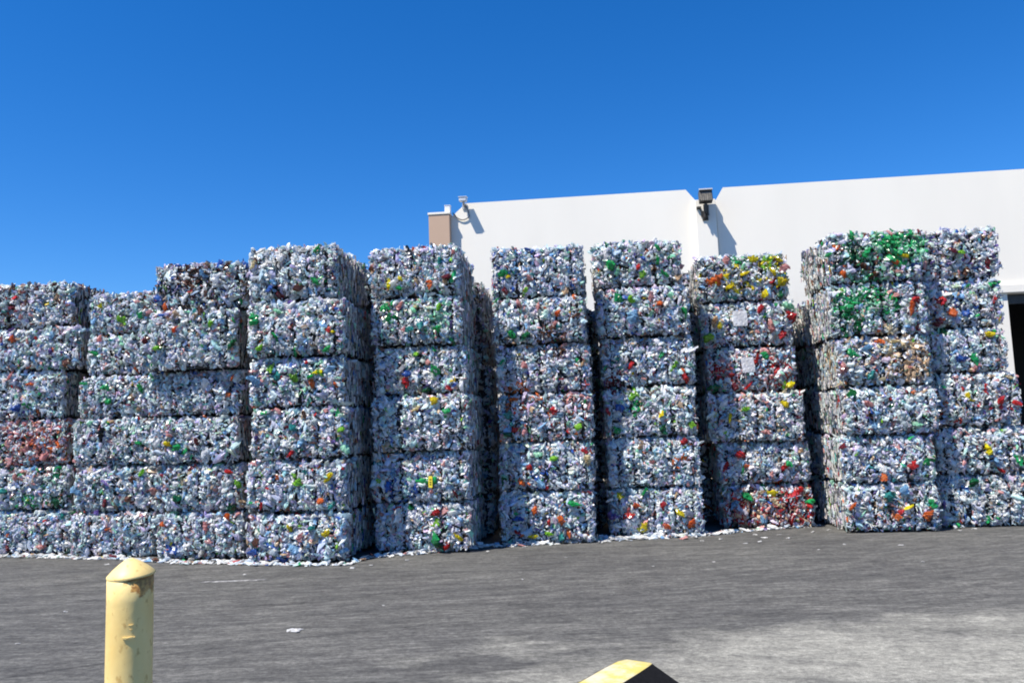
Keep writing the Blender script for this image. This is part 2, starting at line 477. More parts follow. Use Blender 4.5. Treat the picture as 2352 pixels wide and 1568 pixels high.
# ------------------------------------------------------------------ bales
def t_bottle(nr, ns, rs):
    """a crushed bottle: nr rings by ns sides, length 1 along z, radius about 0.5 in x, flattened in y"""
    prof_z = np.linspace(0, 1, nr)
    prof_r = np.interp(prof_z, [0, .06, .18, .36, .9, 1.0], [.14, .2, .22, .5, .5, .34])
    flat = rs.uniform(.35, .8)
    V = []
    bend = rs.normal(0, .22, 2)
    for i in range(nr):
        a = np.arange(ns) * 2 * np.pi / ns + rs.normal(0, .15) + i * .2
        r = prof_r[i] * rs.uniform(.55, 1.2, ns)
        x = np.cos(a) * r + bend[0] * math.sin(prof_z[i] * 3.1) + rs.normal(0, .06)
        y = np.sin(a) * r * flat + bend[1] * math.sin(prof_z[i] * 3.1) * .6
        z = np.full(ns, prof_z[i] - .5) * 1.0 + rs.normal(0, .05, ns)
        V.append(np.stack([x, y, z], 1))
    V = np.concatenate([[V[0].mean(0)] * ns] + V + [[V[-1].mean(0)] * ns])   # close both ends
    n2 = nr + 2
    F = []
    for i in range(n2 - 1):
        for k in range(ns):
            F.append((i * ns + k, i * ns + (k + 1) % ns, (i + 1) * ns + (k + 1) % ns, (i + 1) * ns + k))
    return V.astype(np.float32), np.array(F, dtype=np.int32)

def t_shred(rs):
    """a creased flattened strip, thin but with two sides"""
    n = 5
    zs = np.linspace(-.5, .5, n) + rs.normal(0, .04, n)
    off = np.cumsum(rs.normal(0, .3, n)) * .5
    w = rs.uniform(.3, .6, n)
    V = []
    for i in range(n):
        V += [(-w[i] + off[i] * .3, off[i] * .4, zs[i]), (0 + off[i] * .3, off[i] * .4 + rs.normal(.25, .15), zs[i]), (w[i] + off[i] * .3, off[i] * .4, zs[i] + rs.normal(0, .03)), (0 + off[i] * .3, off[i] * .4 - .12, zs[i])]
    F = []
    for i in range(n - 1):
        for k in range(4):
            F.append((i * 4 + k, i * 4 + (k + 1) % 4, i * 4 + 4 + (k + 1) % 4, i * 4 + 4 + k))
    return np.array(V, dtype=np.float32), np.array(F, dtype=np.int32)

T_BOT = [t_bottle(6, 6, rng) for _ in range(28)]
T_SHR = [t_shred(rng) for _ in range(16)]
T_BIG = [t_bottle(9, 9, rng) for _ in range(8)]

COLS = {
    'clear': (.75, .82, .90), 'white': (.80, .80, .78), 'lb': (.28, .50, .72), 'b': (.05, .14, .46), 'g': (.03, .42, .13), 'dg': (.01, .15, .05),
    'lg': (.26, .55, .05), 'pg': (.36, .70, .50), 't': (.05, .34, .32), 'y': (.85, .68, .02), 'r': (.55, .035, .035), 'o': (.72, .18, .04), 'p': (.66, .34, .32),
    'br': (.16, .065, .035), 'tan': (.60, .43, .27), 'k': (.012, .012, .014), 'v': (.16, .10, .34), 'mar': (.20, .03, .04), 'cream': (.78, .66, .42),
}
NAMES = list(COLS)
CARR = np.array([COLS[k] for k in NAMES], dtype=np.float32)
BASE_W = dict(clear=80, white=7, lb=5.0, b=.8, g=.6, lg=.25, pg=1.4, r=.45, o=.45, p=3.0, br=.7, tan=1.8, k=.6, v=.5, mar=.5, y=.15, t=.6)
def palette(**kw):
    w = dict(BASE_W); w.update(kw)
    a = np.array([w.get(k, 0) for k in NAMES], dtype=float)
    return a / a.sum()

def rand_rot(n):
    q = rng.normal(size=(n, 4)); q /= np.linalg.norm(q, axis=1, keepdims=True)
    w, x, y, z = q.T
    return np.stack([np.stack([1 - 2 * (y * y + z * z), 2 * (x * y - z * w), 2 * (x * z + y * w)], 1),
                     np.stack([2 * (x * y + z * w), 1 - 2 * (x * x + z * z), 2 * (y * z - x * w)], 1),
                     np.stack([2 * (x * z - y * w), 2 * (y * z + x * w), 1 - 2 * (x * x + y * y)], 1)], 1)

def align(N, jit, share):
    """rotations that lay the flat side of a piece against the surface (its y along N), some left at random"""
    n = len(N)
    Y = N + rng.normal(0, jit, (n, 3)); Y /= np.linalg.norm(Y, axis=1, keepdims=True)
    Z = np.cross(Y, rng.normal(size=(n, 3))); Z /= np.linalg.norm(Z, axis=1, keepdims=True)
    X = np.cross(Y, Z)
    M = np.stack([X, Y, Z], 2)
    k = rng.random(n) > share
    M[k] = rand_rot(int(k.sum()))
    return M

def scatter(temps, pos, rot, scl, col):
    """place one template per row; returns stacked V, F, C"""
    ti = rng.integers(0, len(temps), len(pos))
    Vs, Fs, Cs, off = [], [], [], 0
    for t, (tv, tf) in enumerate(temps):
        idx = np.nonzero(ti == t)[0]
        if not len(idx): continue
        v = tv[None] * scl[idx][:, None, :]
        v = np.einsum('nij,nvj->nvi', rot[idx], v) + pos[idx][:, None, :]
        nv = len(tv)
        f = tf[None] + (np.arange(len(idx)) * nv)[:, None, None] + off
        c = np.repeat(col[idx][:, None, :], nv, 1) * rng.uniform(.82, 1.15, (len(idx), nv, 1))
        Vs.append(v.reshape(-1, 3)); Fs.append(f.reshape(-1, 4)); Cs.append(c.reshape(-1, 3))
        off += nv * len(idx)
    return Vs, Fs, Cs, off

def smooth_noise(seed):
    rs = np.random.default_rng(seed)
    k = rs.uniform(2.0, 9.0, (7, 2)) * rs.choice([-1, 1], (7, 2)); ph = rs.uniform(0, 6.28, 7); am = rs.uniform(.3, 1, 7) / 3.2
    return lambda a, b: sum(am[i] * np.sin(k[i, 0] * a + k[i, 1] * b + ph[i]) for i in range(7))

def ease(x, half, r):
    e = np.clip((np.abs(x) - (half - r)) / r, 0, 1)
    return r * (1 - np.sqrt(np.maximum(0, 1 - e * e)))

N_WIRE = 5
def make_bale(name, w, h, d, pal, fields, seed, root, dens=1.0, bright=1.0, sides=('l', 'r'), top=True):
    """bottle mass of one bale in local space: origin at the base centre, front at -d/2"""
    nz = smooth_noise(seed); nz2 = smooth_noise(seed + 999)
    wires = (np.arange(N_WIRE) + .5) / N_WIRE * w - w / 2 + np.random.default_rng(seed).normal(0, .02, N_WIRE)
    IN = .050
    rb = np.random.default_rng(seed + 5); belly = rb.uniform(.025, .062); bex = rb.uniform(.7, 1.5)
    def front(u, v, s=-1):
        y = d / 2 - IN - ease(u, w / 2, .10) - ease(v - h / 2, h / 2, .125) + .024 * nz(u * 2, v * 3) + belly * np.sin(np.clip(v / h, 0, 1) ** bex * math.pi)
        for q in wires: y = y - .050 * np.exp(-((u - q) / .017) ** 2)
        return y * s
    VS, FS, CS, MI, off = [], [], [], [], 0
    def push(res, mi=0):
        nonlocal off
        Vs, Fs, Cs, n = res
        VS.extend(Vs); FS.extend([f + off for f in Fs]); CS.extend(Cs); off += n; MI.extend(np.full(len(f), mi) for f in Fs)
    def colours(u, v, face):
        n = len(u)
        k = rng.choice(len(NAMES), n, p=pal)
        if face == 'f':
            for (fu, fv, fr, fc, fp) in fields:
                hit = (np.hypot((u - fu), (v - fv)) < fr * rng.uniform(.75, 1.15, n)) & (rng.random(n) < fp)
                k[hit] = NAMES.index(fc)
        c = CARR[k].copy()
        val = np.clip(rng.normal(1.0, .17, (n, 1)), .4, 1.35)
        clear = (k == 0)
        dark = clear & (rng.random(n) < .09)
        val[dark] *= .35
        c *= val * bright * (1 + .26 * np.clip(nz2(u * 3.3 + 5, v * 4.1), -1, 1))[:, None]
        c[clear] *= rng.normal(1, .09, (clear.sum(), 3))
        return np.clip(c, .005, .92)
    # front: crushed bottles, mostly end-on or lying across
    def face_bits(n, s, cf):
        u = rng.uniform(-w / 2 + .02, w / 2 - .02, n); v = rng.uniform(.035, h - .03, n)
        y = front(u, v, s) + s * rng.normal(-.004, .016, n)
        keep = np.ones(n, bool)
        for q in wires: keep &= (np.abs(u - q) > rng.uniform(.004, .034, n))
        u, v, y = u[keep], v[keep], y[keep]; n = len(u)
        pos = np.stack([u, y, v], 1)
        dia = rng.uniform(.026, .060, n); ln = rng.uniform(.045, .11, n); big = rng.random(n) < .07; dia[big] *= 1.8; ln[big] *= 1.9
        scl = np.stack([dia, dia * rng.uniform(.6, 1, n), ln], 1)
        e = .012
        N = np.stack([-(front(u + e, v, s) - front(u - e, v, s)) / (2 * e), np.ones(n), -(front(u, v + e, s) - front(u, v - e, s)) / (2 * e)], 1) * s
        N /= np.linalg.norm(N, axis=1, keepdims=True)
        push(scatter(T_BOT, pos, align(N, .38, .7), scl, colours(u, v, cf)))
        # small torn bits, caps and glints on top
        n2 = int(n * .55)
        u = rng.uniform(-w / 2 + .01, w / 2 - .01, n2); v = rng.uniform(.025, h - .02, n2)
        y = front(u, v, s) + s * rng.normal(.012, .016, n2)
        dia = rng.uniform(.010, .026, n2)
        scl = np.stack([dia, dia, dia * rng.uniform(1, 3.4, n2)], 1)
        push(scatter(T_SHR, np.stack([u, y, v], 1), rand_rot(n2), scl, colours(u, v, cf)))
    face_bits(int((900 if dens == 1 else 600) * dens * w * h / .9), -1, 'f')
    # sides: layers seen edge on, long upright creases
    for sd_ in sides:
        s = -1 if sd_ == 'l' else 1
        n = int(620 * dens * d * h / 1.0)
        a = rng.uniform(-d / 2 + .03, d / 2 - .03, n); v = rng.uniform(.06, h - .055, n)
        x = s * (w / 2 - IN - ease(a, d / 2, .07) - ease(v - h / 2, h / 2, .06) + .02 * nz2(a * 2, v * 2) + rng.normal(-.006, .026, n))
        tilt = rng.normal(0, .22, n); ct, st = np.cos(tilt), np.sin(tilt)
        yaw = rng.normal(0, .5, n) + math.pi / 2
        rot = np.zeros((n, 3, 3)); cy, sy = np.cos(yaw), np.sin(yaw)
        rot[:, 0, 0] = cy; rot[:, 0, 1] = -sy; rot[:, 1, 0] = sy * ct; rot[:, 1, 1] = cy * ct; rot[:, 1, 2] = -st; rot[:, 2, 0] = sy * st; rot[:, 2, 1] = cy * st; rot[:, 2, 2] = ct
        scl = np.stack([rng.uniform(.014, .036, n), rng.uniform(.025, .055, n), rng.uniform(.04, .13, n)], 1)
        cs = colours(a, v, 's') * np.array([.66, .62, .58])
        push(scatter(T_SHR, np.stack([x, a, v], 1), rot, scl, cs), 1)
    if top:
        n = int(330 * dens * w * d / 2.2)
        u = rng.uniform(-w / 2 + .03, w / 2 - .03, n); a = rng.uniform(-1, 1, n); a = np.sign(a) * np.abs(a) ** .6 * (d / 2 - .03); a[: n // 2] = -np.abs(a[: n // 2])
        z = h - IN - ease(u, w / 2, .06) - ease(a, d / 2, .06) + .02 * nz2(u * 2, a * 2) + rng.normal(0, .016, n)
        dia = rng.uniform(.05, .085, n)
        scl = np.stack([dia, dia * .8, rng.uniform(.07, .16, n)], 1)
        push(scatter(T_BOT, np.stack([u, a, z], 1), rand_rot(n), scl, colours(u, a, 't')))
    n = 150                                     # rear face, seen by nobody, kept coarse
    u = rng.uniform(-w / 2 + .04, w / 2 - .04, n); v = rng.uniform(.04, h - .04, n)
    dia = rng.uniform(.08, .13, n)
    push(scatter(T_BOT, np.stack([u, -front(u, v, -1) - .01, v], 1), rand_rot(n), np.stack([dia, dia, dia * 1.5], 1), colours(u, v, 'b')))
    V = np.concatenate(VS); F = np.concatenate(FS); C = np.concatenate(CS)
    V[:, 2] = np.maximum(V[:, 2], .004)
    mass = np_mesh('bottle_mass', V, F, C, M_PET, root, False, M_EDGE, np.concatenate(MI)); mass['kind'] = 'stuff'
    # compressed inside, coloured dark to give the gaps their shade
    bm = bmesh.new()
    add_box(bm, (0, 0, h / 2), (w - .19, d - .20, h - (.006 if name == 'back' else .045)), bevel=(.01 if name == 'back' else .05))
    link_bm('core', bm, M_CORE, root)
    for q in wires:
        pts = []
        for v in np.linspace(.07, h - .07, 7): pts.append((q, float(front(np.array(q), np.array(v))) - .013, v))
        pts.append((q, -d / 2 + .10, h - .018)); pts.append((q, d / 2 - .10, h - .018))
        for v in np.linspace(h - .07, .07, 3): pts.append((q, d / 2 - .03, v))
        pts.append((q, d / 2 - .10, .012)); pts.append((q, -d / 2 + .10, .012))
        bm = bmesh.new(); tube(bm, pts, .005, 5, True)
        link_bm('baling_wire', bm, M_WIRE, root)
    return front

def part_bottle(root, front, u, v, size, colr, label, lying=None):
    tv, tf = T_BIG[rng.integers(0, len(T_BIG))]
    n = 1
    rot = rand_rot(1)[0] if lying is None else np.array(Euler((0, R(90 if lying else 0), 0)).to_matrix())
    v_ = (tv * np.array([size * 1.12, size * 1.0, size * 1.5])) @ rot.T
    y = float(front(np.array(u), np.array(v))) - .034
    v_ = v_ + np.array([u, y, v])
    c = np.repeat(np.array([colr]), len(tv), 0) * rng.uniform(.45, 1.45, (len(tv), 1))
    o = np_mesh('bottle', v_, tf, np.clip(c, .004, .9), M_BOT, root)
    if label: o['label'] = label
    return o

# each stack: y of the front (from the ground line) and, from the ground up, the front's left x, right x; seams from the ground up
STACKS = {
 'A': dict(base=(70, 1275), xs=[(-45, 160), (-50, 158), (-50, 150), (-42, 146), (-38, 181), (-42, 168)], seams=[1275, 1172, 1072, 964, 853, 752, 650], bow=[0, 0, .02, 0, -.03, -.02]),
 'B': dict(base=(260, 1281), xs=[(155, 356), (166, 362), (163, 352), (178, 362), (196, 382), (203, 388)], seams=[1281, 1177, 1070, 960, 860, 762, 664], bow=[0, .02, .02, .08, .16, .18]),
 'C': dict(base=(458, 1287), xs=[(358, 558), (354, 556), (340, 549), (334, 552), (314, 536), (352, 563)], seams=[1287, 1177, 1067, 956, 852, 713, 603], bow=[0, .02, .0, .0, -.18, -.03]),
 'D': dict(base=(680, 1294), xs=[(565, 797), (563, 794), (571, 793), (572, 793), (566, 790), (567, 775)], seams=[1294, 1178, 1056, 936, 819, 687, 562], bow=[0, 0, -.02, .0, -.03, .0]),
 'E': dict(base=(970, 1271), xs=[(862, 1084), (852, 1081), (853, 1081), (856, 1072), (851, 1062), (848, 1056)], seams=[1271, 1155, 1037, 907, 794, 681, 564], bow=[0, 0, -.10, .0, -.03, -.01]),
 'F': dict(base=(1258, 1249), xs=[(1148, 1367), (1145, 1366), (1144, 1363), (1139, 1357), (1132, 1347), (1128, 1341)], seams=[1246, 1129, 1015, 902, 790, 682, 563], bow=[0, .0, .0, .02, -.03, .02]),
 'G': dict(base=(1508, 1233), xs=[(1401, 1617), (1395, 1611), (1389, 1602), (1381, 1597), (1371, 1585), (1362, 1568)], seams=[1226, 1121, 1004, 887, 773, 658, 552], bow=[0, .0, .0, .02, -.05, -.01]),
 'H': dict(base=(1766, 1213), xs=[(1661, 1871), (1650, 1862), (1629, 1851), (1623, 1830), (1611, 1823), (1600, 1810)], seams=[1213, 1113, 1016, 901, 797, 692, 584], bow=[0, .0, -.08, .0, .0, -.02]),
 'I': dict(base=(2052, 1223), xs=[(1941, 2163), (1936, 2152), (1938, 2158), (1924, 2142), (1906, 2134), (1900, 2122)], seams=[1223, 1110, 1000, 887, 770, 648, 530], bow=[0, .0, -.02, .0, .0, -.03]),
 'J': dict(base=None, xs=[(2160, 2390), (2152, 2378), (2135, 2349), (2120, 2318), (2104, 2307), (2096, 2299)], seams=[1205, 1090, 979, 856, 753, 641, 524], bow=[0, .0, -.04, .0, .0, -.0]),
}
ORD = dict(A='first', B='second', C='third', D='fourth', E='fifth', F='sixth', G='seventh', H='eighth', I='ninth', J='tenth')
TIER = ['bottom', 'second from ground', 'third from ground', 'third from top', 'second from top', 'top']
LOOK = {
 'A1': 'bale with small pink and red flecks', 'A2': 'bale with dark green bottles low down', 'A3': 'bale full of reddish bottles', 'A4': 'clear and pale blue bale', 'A5': 'bale with one orange and one purple bottle', 'A6': 'greyish bale with reddish streaks',
 'B1': 'mostly clear grey bale', 'B2': 'bale with light blue and maroon bottles', 'B3': 'pale blue bale with one black hole', 'B4': 'clear bale with scattered green bottles', 'B5': 'bale with bright green bottle at left', 'B6': 'bale with lime bottle and pinkish ones',
 'C1': 'grey bale with flat blue piece low down', 'C2': 'bale with cream and red bottles', 'C3': 'bale with yellow topped green bottle', 'C4': 'pale clear bale', 'C5': 'slightly protruding clear bale with shaded lower half', 'C6': 'bale with dark brown and blue bottles',
 'D1': 'bale with amber and blue bottles', 'D2': 'clear bale with lime and yellow bottles', 'D3': 'pale clear bale with lime bottle at right edge', 'D4': 'bale with yellow, orange and teal bottles', 'D5': 'bright clear bale with green bottles', 'D6': 'domed clear bale with two green bottles',
 'E1': 'bale with upright lime and green bottles', 'E2': 'bale with green bottle wearing yellow label', 'E3': 'pale bale with one bright yellow bottle', 'E4': 'bale with red and blue bottles', 'E5': 'clear bale with many green bottles', 'E6': 'pale bale with yellow bottles at left',
 'F1': 'bale with red, orange and green bottles', 'F2': 'pale clear bale with bluish lower half', 'F3': 'bale with reddish upper edge', 'F4': 'plain clear bale with few colours', 'F5': 'clear bale with pink and green bottles', 'F6': 'bluish bale with one green bottle',
 'G1': 'bale with orange, red and yellow bottles', 'G2': 'pale clear bale with tan bottle at top', 'G3': 'bale with green and yellow bottles', 'G4': 'bale with a white scrap sticking out', 'G5': 'clear bale with red and green bottles', 'G6': 'bale with green, red and tan bottles',
 'H1': 'bale full of red bottles', 'H2': 'grey bale with red bottle at upper left', 'H3': 'rounded cream grey bale with yellow bottles', 'H4': 'reddish bale with white paper sheet', 'H5': 'bale with white paper tag and red bottle', 'H6': 'bale studded with bright yellow bottles',
 'I1': 'bale with teal and yellow bottles', 'I2': 'clear bale with green bottle at right edge', 'I3': 'pale bale with green bottle upper left', 'I4': 'bale of many tan bottles', 'I5': 'bale with green upper left half', 'I6': 'bale covered in bright green bottles',
 'J1': 'pale bale with green bottle at its foot', 'J2': 'white and grey bale with yellow piece', 'J3': 'pale bale with red bottles', 'J4': 'half shaded bale with blue bottle', 'J5': 'grey bale with red and orange bottles', 'J6': 'greyish bale with dark red bottle',
}
PAL = {
 'A1': dict(p=4, b=3), 'A2': dict(g=4, dg=3), 'A3': dict(o=7, p=14, r=4), 'A6': dict(mar=3, br=5, k=4), 'C6': dict(br=9, k=8, b=5, tan=5), 'C5': dict(white=12), 'C4': dict(white=14),
 'B3': dict(lb=10), 'C3': dict(lb=5), 'B2': dict(lb=6), 'C2': dict(tan=4, lb=4), 'D1': dict(lb=5, b=4, tan=4), 'D6': dict(white=14), 'D5': dict(white=14, pg=3), 'D3': dict(white=12, lb=6), 'D2': dict(white=12),
 'E6': dict(white=12), 'E5': dict(pg=5), 'F6': dict(lb=8, b=5), 'F4': dict(p=3), 'F3': dict(o=4, r=3, tan=3, br=4), 'F2': dict(lb=6), 'F1': dict(lb=5),
 'G3': dict(pg=4, white=10), 'G6': dict(pg=5), 'H4': dict(r=5, p=3), 'H1': dict(r=8, tan=6, g=3), 'H2': dict(r=2.5, tan=3), 'H3': dict(cream=4, white=10),
 'I6': dict(br=4, g=4), 'I4': dict(tan=14, cream=6), 'J3': dict(r=3.5, white=10), 'J1': dict(white=16), 'J2': dict(white=14), 'J6': dict(v=3, lb=4), 'E3': dict(white=12), 'E2': dict(lb=5), 'I1': dict(lb=4, white=8), 'I3': dict(white=10),
}
# coloured bottles that stand out: x, y, radius in photo pixels, colour
ACC = '''30 707 7 mar;32 779 7 o;63 783 6 p;117 811 8 v;112 837 9 dg;155 833 9 br;118 770 9 lb;282 735 9 lg;338 667 9 p;336 708 8 br;318 715 7 g;213 802 11 g;255 768 7 t;432 613 8 br;465 630 9 lb;455 708 9 br;517 612 9 br;363 685 9 b;375 703 8 o;
481 741 9 lg;526 792 11 dg;403 757 7 o;332 785 9 mar;361 800 8 lg;345 868 8 g;540 862 7 o;190 882 8 g;244 893 8 g;325 893 9 g;247 920 9 g;70 882 7 o;40 935 9 b;65 932 8 g;5 1025 7 g;100 1045 9 p;35 1095 7 p;6 1125 8 t;140 1188 10 t;95 1255 9 p;105 1197 7 r;12 1228 7 o;
235 998 12 k;320 1017 7 g;187 1025 8 white;180 1128 11 lb;325 1085 10 lg;240 1158 9 mar;213 1115 8 dg;303 1104 8 br;388 1020 7 y;402 1032 12 g;455 1013 10 mar;437 1075 7 r;527 1082 7 r;480 1092 9 lb;410 1143 9 dg;545 1110 8 lg;530 1165 9 dg;375 1205 8 o;475 1210 9 p;390 1270 13 b;465 1268 10 white;525 1187 7 o;
738 575 9 g;725 645 10 g;583 610 9 cream;680 655 11 br;641 676 9 mar;632 650 9 lb;620 662 9 b;583 733 11 g;640 715 9 pg;767 702 9 p;675 806 10 g;755 800 10 g;595 800 10 lg;632 775 9 g;757 758 6 r;765 762 6 y;725 742 9 lb;588 878 13 lb;633 866 10 t;675 867 9 lg;732 855 8 y;742 857 7 lg;715 862 9 g;720 880 9 o;773 885 8 o;625 847 8 lg;
780 945 8 g;786 985 9 lg;675 982 9 t;690 1017 10 lb;665 1043 8 r;683 1108 10 lg;755 1097 11 y;735 1148 8 o;600 1162 6 r;760 1162 8 t;665 1212 8 y;717 1212 9 t;752 1222 8 y;590 1242 8 br;695 1232 8 p;675 1257 11 lb;650 1280 10 b;
895 652 10 y;920 640 7 y;918 662 8 g;1010 602 8 t;985 655 8 o;1042 577 7 p;1025 637 9 mar;885 708 9 g;893 730 9 g;955 700 7 cream;920 702 9 p;1008 707 9 lg;940 757 8 t;967 747 9 t;1010 752 10 g;1035 780 9 dg;955 814 8 lg;982 832 8 p;998 850 10 g;935 862 9 b;935 880 10 r;1028 890 8 r;980 895 9 dg;994 924 9 y;1030 942 9 g;955 938 8 cream;
1047 1125 9 mar;905 1087 9 lb;897 1120 10 b;1052 1100 7 lb;1000 1178 8 r;998 1197 8 lg;997 1233 11 g;1010 1249 8 dg;1052 1230 9 y;1030 1250 9 r;915 1167 7 r;945 1162 9 dg;1160 628 10 g;1167 634 6 y;1233 712 9 p;1195 700 9 p;1277 742 8 p;1281 748 9 t;1210 770 9 dg;1175 767 9 g;1283 722 7 o;
1208 840 8 p;1335 840 7 white;1343 832 7 tan;1168 952 10 t;1160 990 10 dg;1185 985 7 r;1273 944 8 r;1330 977 9 lg;1175 918 8 o;1343 1032 10 r;1275 1052 9 lg;1240 1042 9 pg;1350 1058 9 cream;1212 1072 8 r;1240 1110 10 lb;1250 1118 7 r;1200 1107 8 o;1160 1108 8 dg;1320 1156 11 g;1228 1167 8 o;1258 1192 9 r;1288 1195 8 o;1225 1230 8 y;1305 1222 10 o;1262 1225 7 lg;1190 1190 9 b;1190 1222 7 r;1290 1230 8 t;
1405 608 11 g;1418 622 8 pg;1465 612 7 r;1477 632 8 lg;1505 615 9 br;1528 627 9 g;1555 637 9 tan;1510 572 9 g;1510 597 8 g;1480 597 8 b;1420 683 10 g;1450 690 8 lg;1497 684 8 p;1507 705 11 o;1569 720 10 g;1540 680 8 pg;1455 727 12 lb;1570 750 8 o;1425 835 11 t;1448 840 8 r;1548 842 10 lg;1570 850 8 o;1572 865 9 r;1445 869 9 b;
1450 907 9 lg;1425 937 9 b;1520 952 9 y;1397 947 6 r;1420 985 8 g;1532 985 9 dg;1590 975 8 lg;1467 1020 8 tan;1500 1062 8 p;1570 1015 7 r;1420 1138 8 y;1482 1132 8 g;1445 1180 9 r;1465 1165 8 o;1475 1207 10 y;1530 1208 11 o;1560 1178 8 y;1590 1200 9 o;1408 1182 9 v;1525 1162 7 r;
1727 595 9 y;1787 597 8 y;1660 632 9 y;1677 657 9 y;1710 628 8 y;1772 624 8 y;1798 643 10 y;1640 640 13 o;1773 642 8 r;1797 617 9 p;1757 676 9 y;1665 600 8 p;1795 668 10 dg;1672 591 5 k;1745 710 9 r;1813 727 11 r;1760 727 9 g;1770 747 11 p;1808 702 10 pg;1630 780 10 lg;1640 740 9 tan;1652 752 8 y;1795 770 8 r;1730 770 8 tan;
1810 882 10 y;1802 884 7 lg;1757 819 8 g;1738 822 8 r;1685 885 8 mar;1720 883 8 r;1637 890 10 dg;1677 961 8 y;1712 940 9 lg;1801 927 8 y;1663 957 8 lb;1760 992 8 p;1692 1038 10 r;1718 1072 8 o;1800 1072 8 r;1835 1037 9 tan;1812 1065 7 g;1665 1072 8 r;1720 1142 11 g;1775 1132 8 y;1685 1160 9 lb;1785 1155 8 cream;1752 1190 9 lb;1862 1150 9 g;
1990 580 10 g;1918 565 8 o;1985 612 9 br;1935 625 9 o;2005 632 9 br;2072 587 8 y;2052 602 8 o;1955 538 8 g;2060 677 8 p;2093 710 11 o;2105 692 8 r;1975 750 11 dg;2055 785 10 cream;2020 785 7 o;1990 800 9 lb;1960 812 9 g;1930 845 8 p;2005 866 10 t;1955 907 11 g;2047 935 9 dg;1990 927 8 p;2050 968 10 p;2110 975 9 pg;1945 1020 9 mar;2135 1062 10 g;2097 1065 8 r;2030 1093 8 o;
2045 1142 12 t;2080 1128 10 lb;1958 1162 8 o;2090 1165 9 y;2140 1160 9 g;2060 1187 8 o;2135 1182 9 o;2185 577 11 mar;2205 580 8 lg;2265 602 9 mar;2215 625 9 br;2155 690 10 r;2185 715 9 o;2285 687 7 r;2152 738 8 mar;2225 720 10 b;2285 650 9 g;2270 767 10 y;2240 825 10 g;2242 844 8 p;2200 820 13 b;2170 765 9 dg;2260 893 9 r;2300 920 9 r;2230 910 8 y;2337 925 8 r;2320 866 8 cream;2265 1030 9 y;2290 1060 10 lb;2335 1057 9 g;2300 1079 7 r;2240 1110 10 dg;2225 1122 9 b;2275 1190 9 g'''
# patches where one colour dominates: x, y, radius, colour, share
FLD = '''440 645 28 br .45;90 1018 50 o .14;70 1030 80 p .38;70 1150 18 g .7;130 1150 16 dg .7;425 1100 22 cream .4;1220 605 60 lb .18;1265 785 40 br .4;1190 915 40 o .3;1330 915 35 p .4;1415 880 26 mar .5;1460 935 17 g .7;1455 905 18 lg .4;
1700 592 22 g .8;1765 598 26 lg .7;1690 640 40 y .25;1775 630 36 y .3;1790 855 38 r .4;1655 858 24 r .4;1720 850 90 p .15;1710 1185 44 r .45;1820 1165 50 r .42;1760 1170 90 p .2;1760 1180 80 tan .15;1735 1195 30 tan .3;1980 560 60 pg .25;2075 560 50 g .7;2075 560 60 pg .3;2040 545 34 g .6;1965 590 34 dg .5;1990 625 40 br .3;1990 670 44 g .6;1990 680 70 pg .3;1940 700 28 g .65;2045 700 28 g .6;1960 745 30 dg .35;
2090 830 50 tan .5;2055 785 40 cream .3;2240 880 40 white .3;2290 1140 60 white .4;985 715 60 pg .25;900 715 24 g .5;600 720 60 white .4;640 590 70 white .4;1240 1105 30 b .25;1750 1040 60 white .1;2060 1165 40 tan .3;700 880 60 pg .12;930 1120 40 b .25;1900 720 30 g .2'''
def parse(s, n):
    out = []
    for t in s.replace('\n', '').split(';'):
        q = t.split()
        out.append((float(q[0]), float(q[1]), float(q[2]), q[3]) + ((float(q[4]),) if n == 5 else ()))
    return out
ACC, FLD = parse(ACC, 4), parse(FLD, 5)
CNAME = dict(lb='light blue', b='blue', g='green', dg='dark green', lg='lime green', pg='pale green', t='teal', y='yellow', r='red', o='orange', p='pink', br='brown', tan='tan', k='shade-painted black', v='purple', mar='dark red', cream='cream', white='white')  # black pieces paint the shade inside a hole in the front

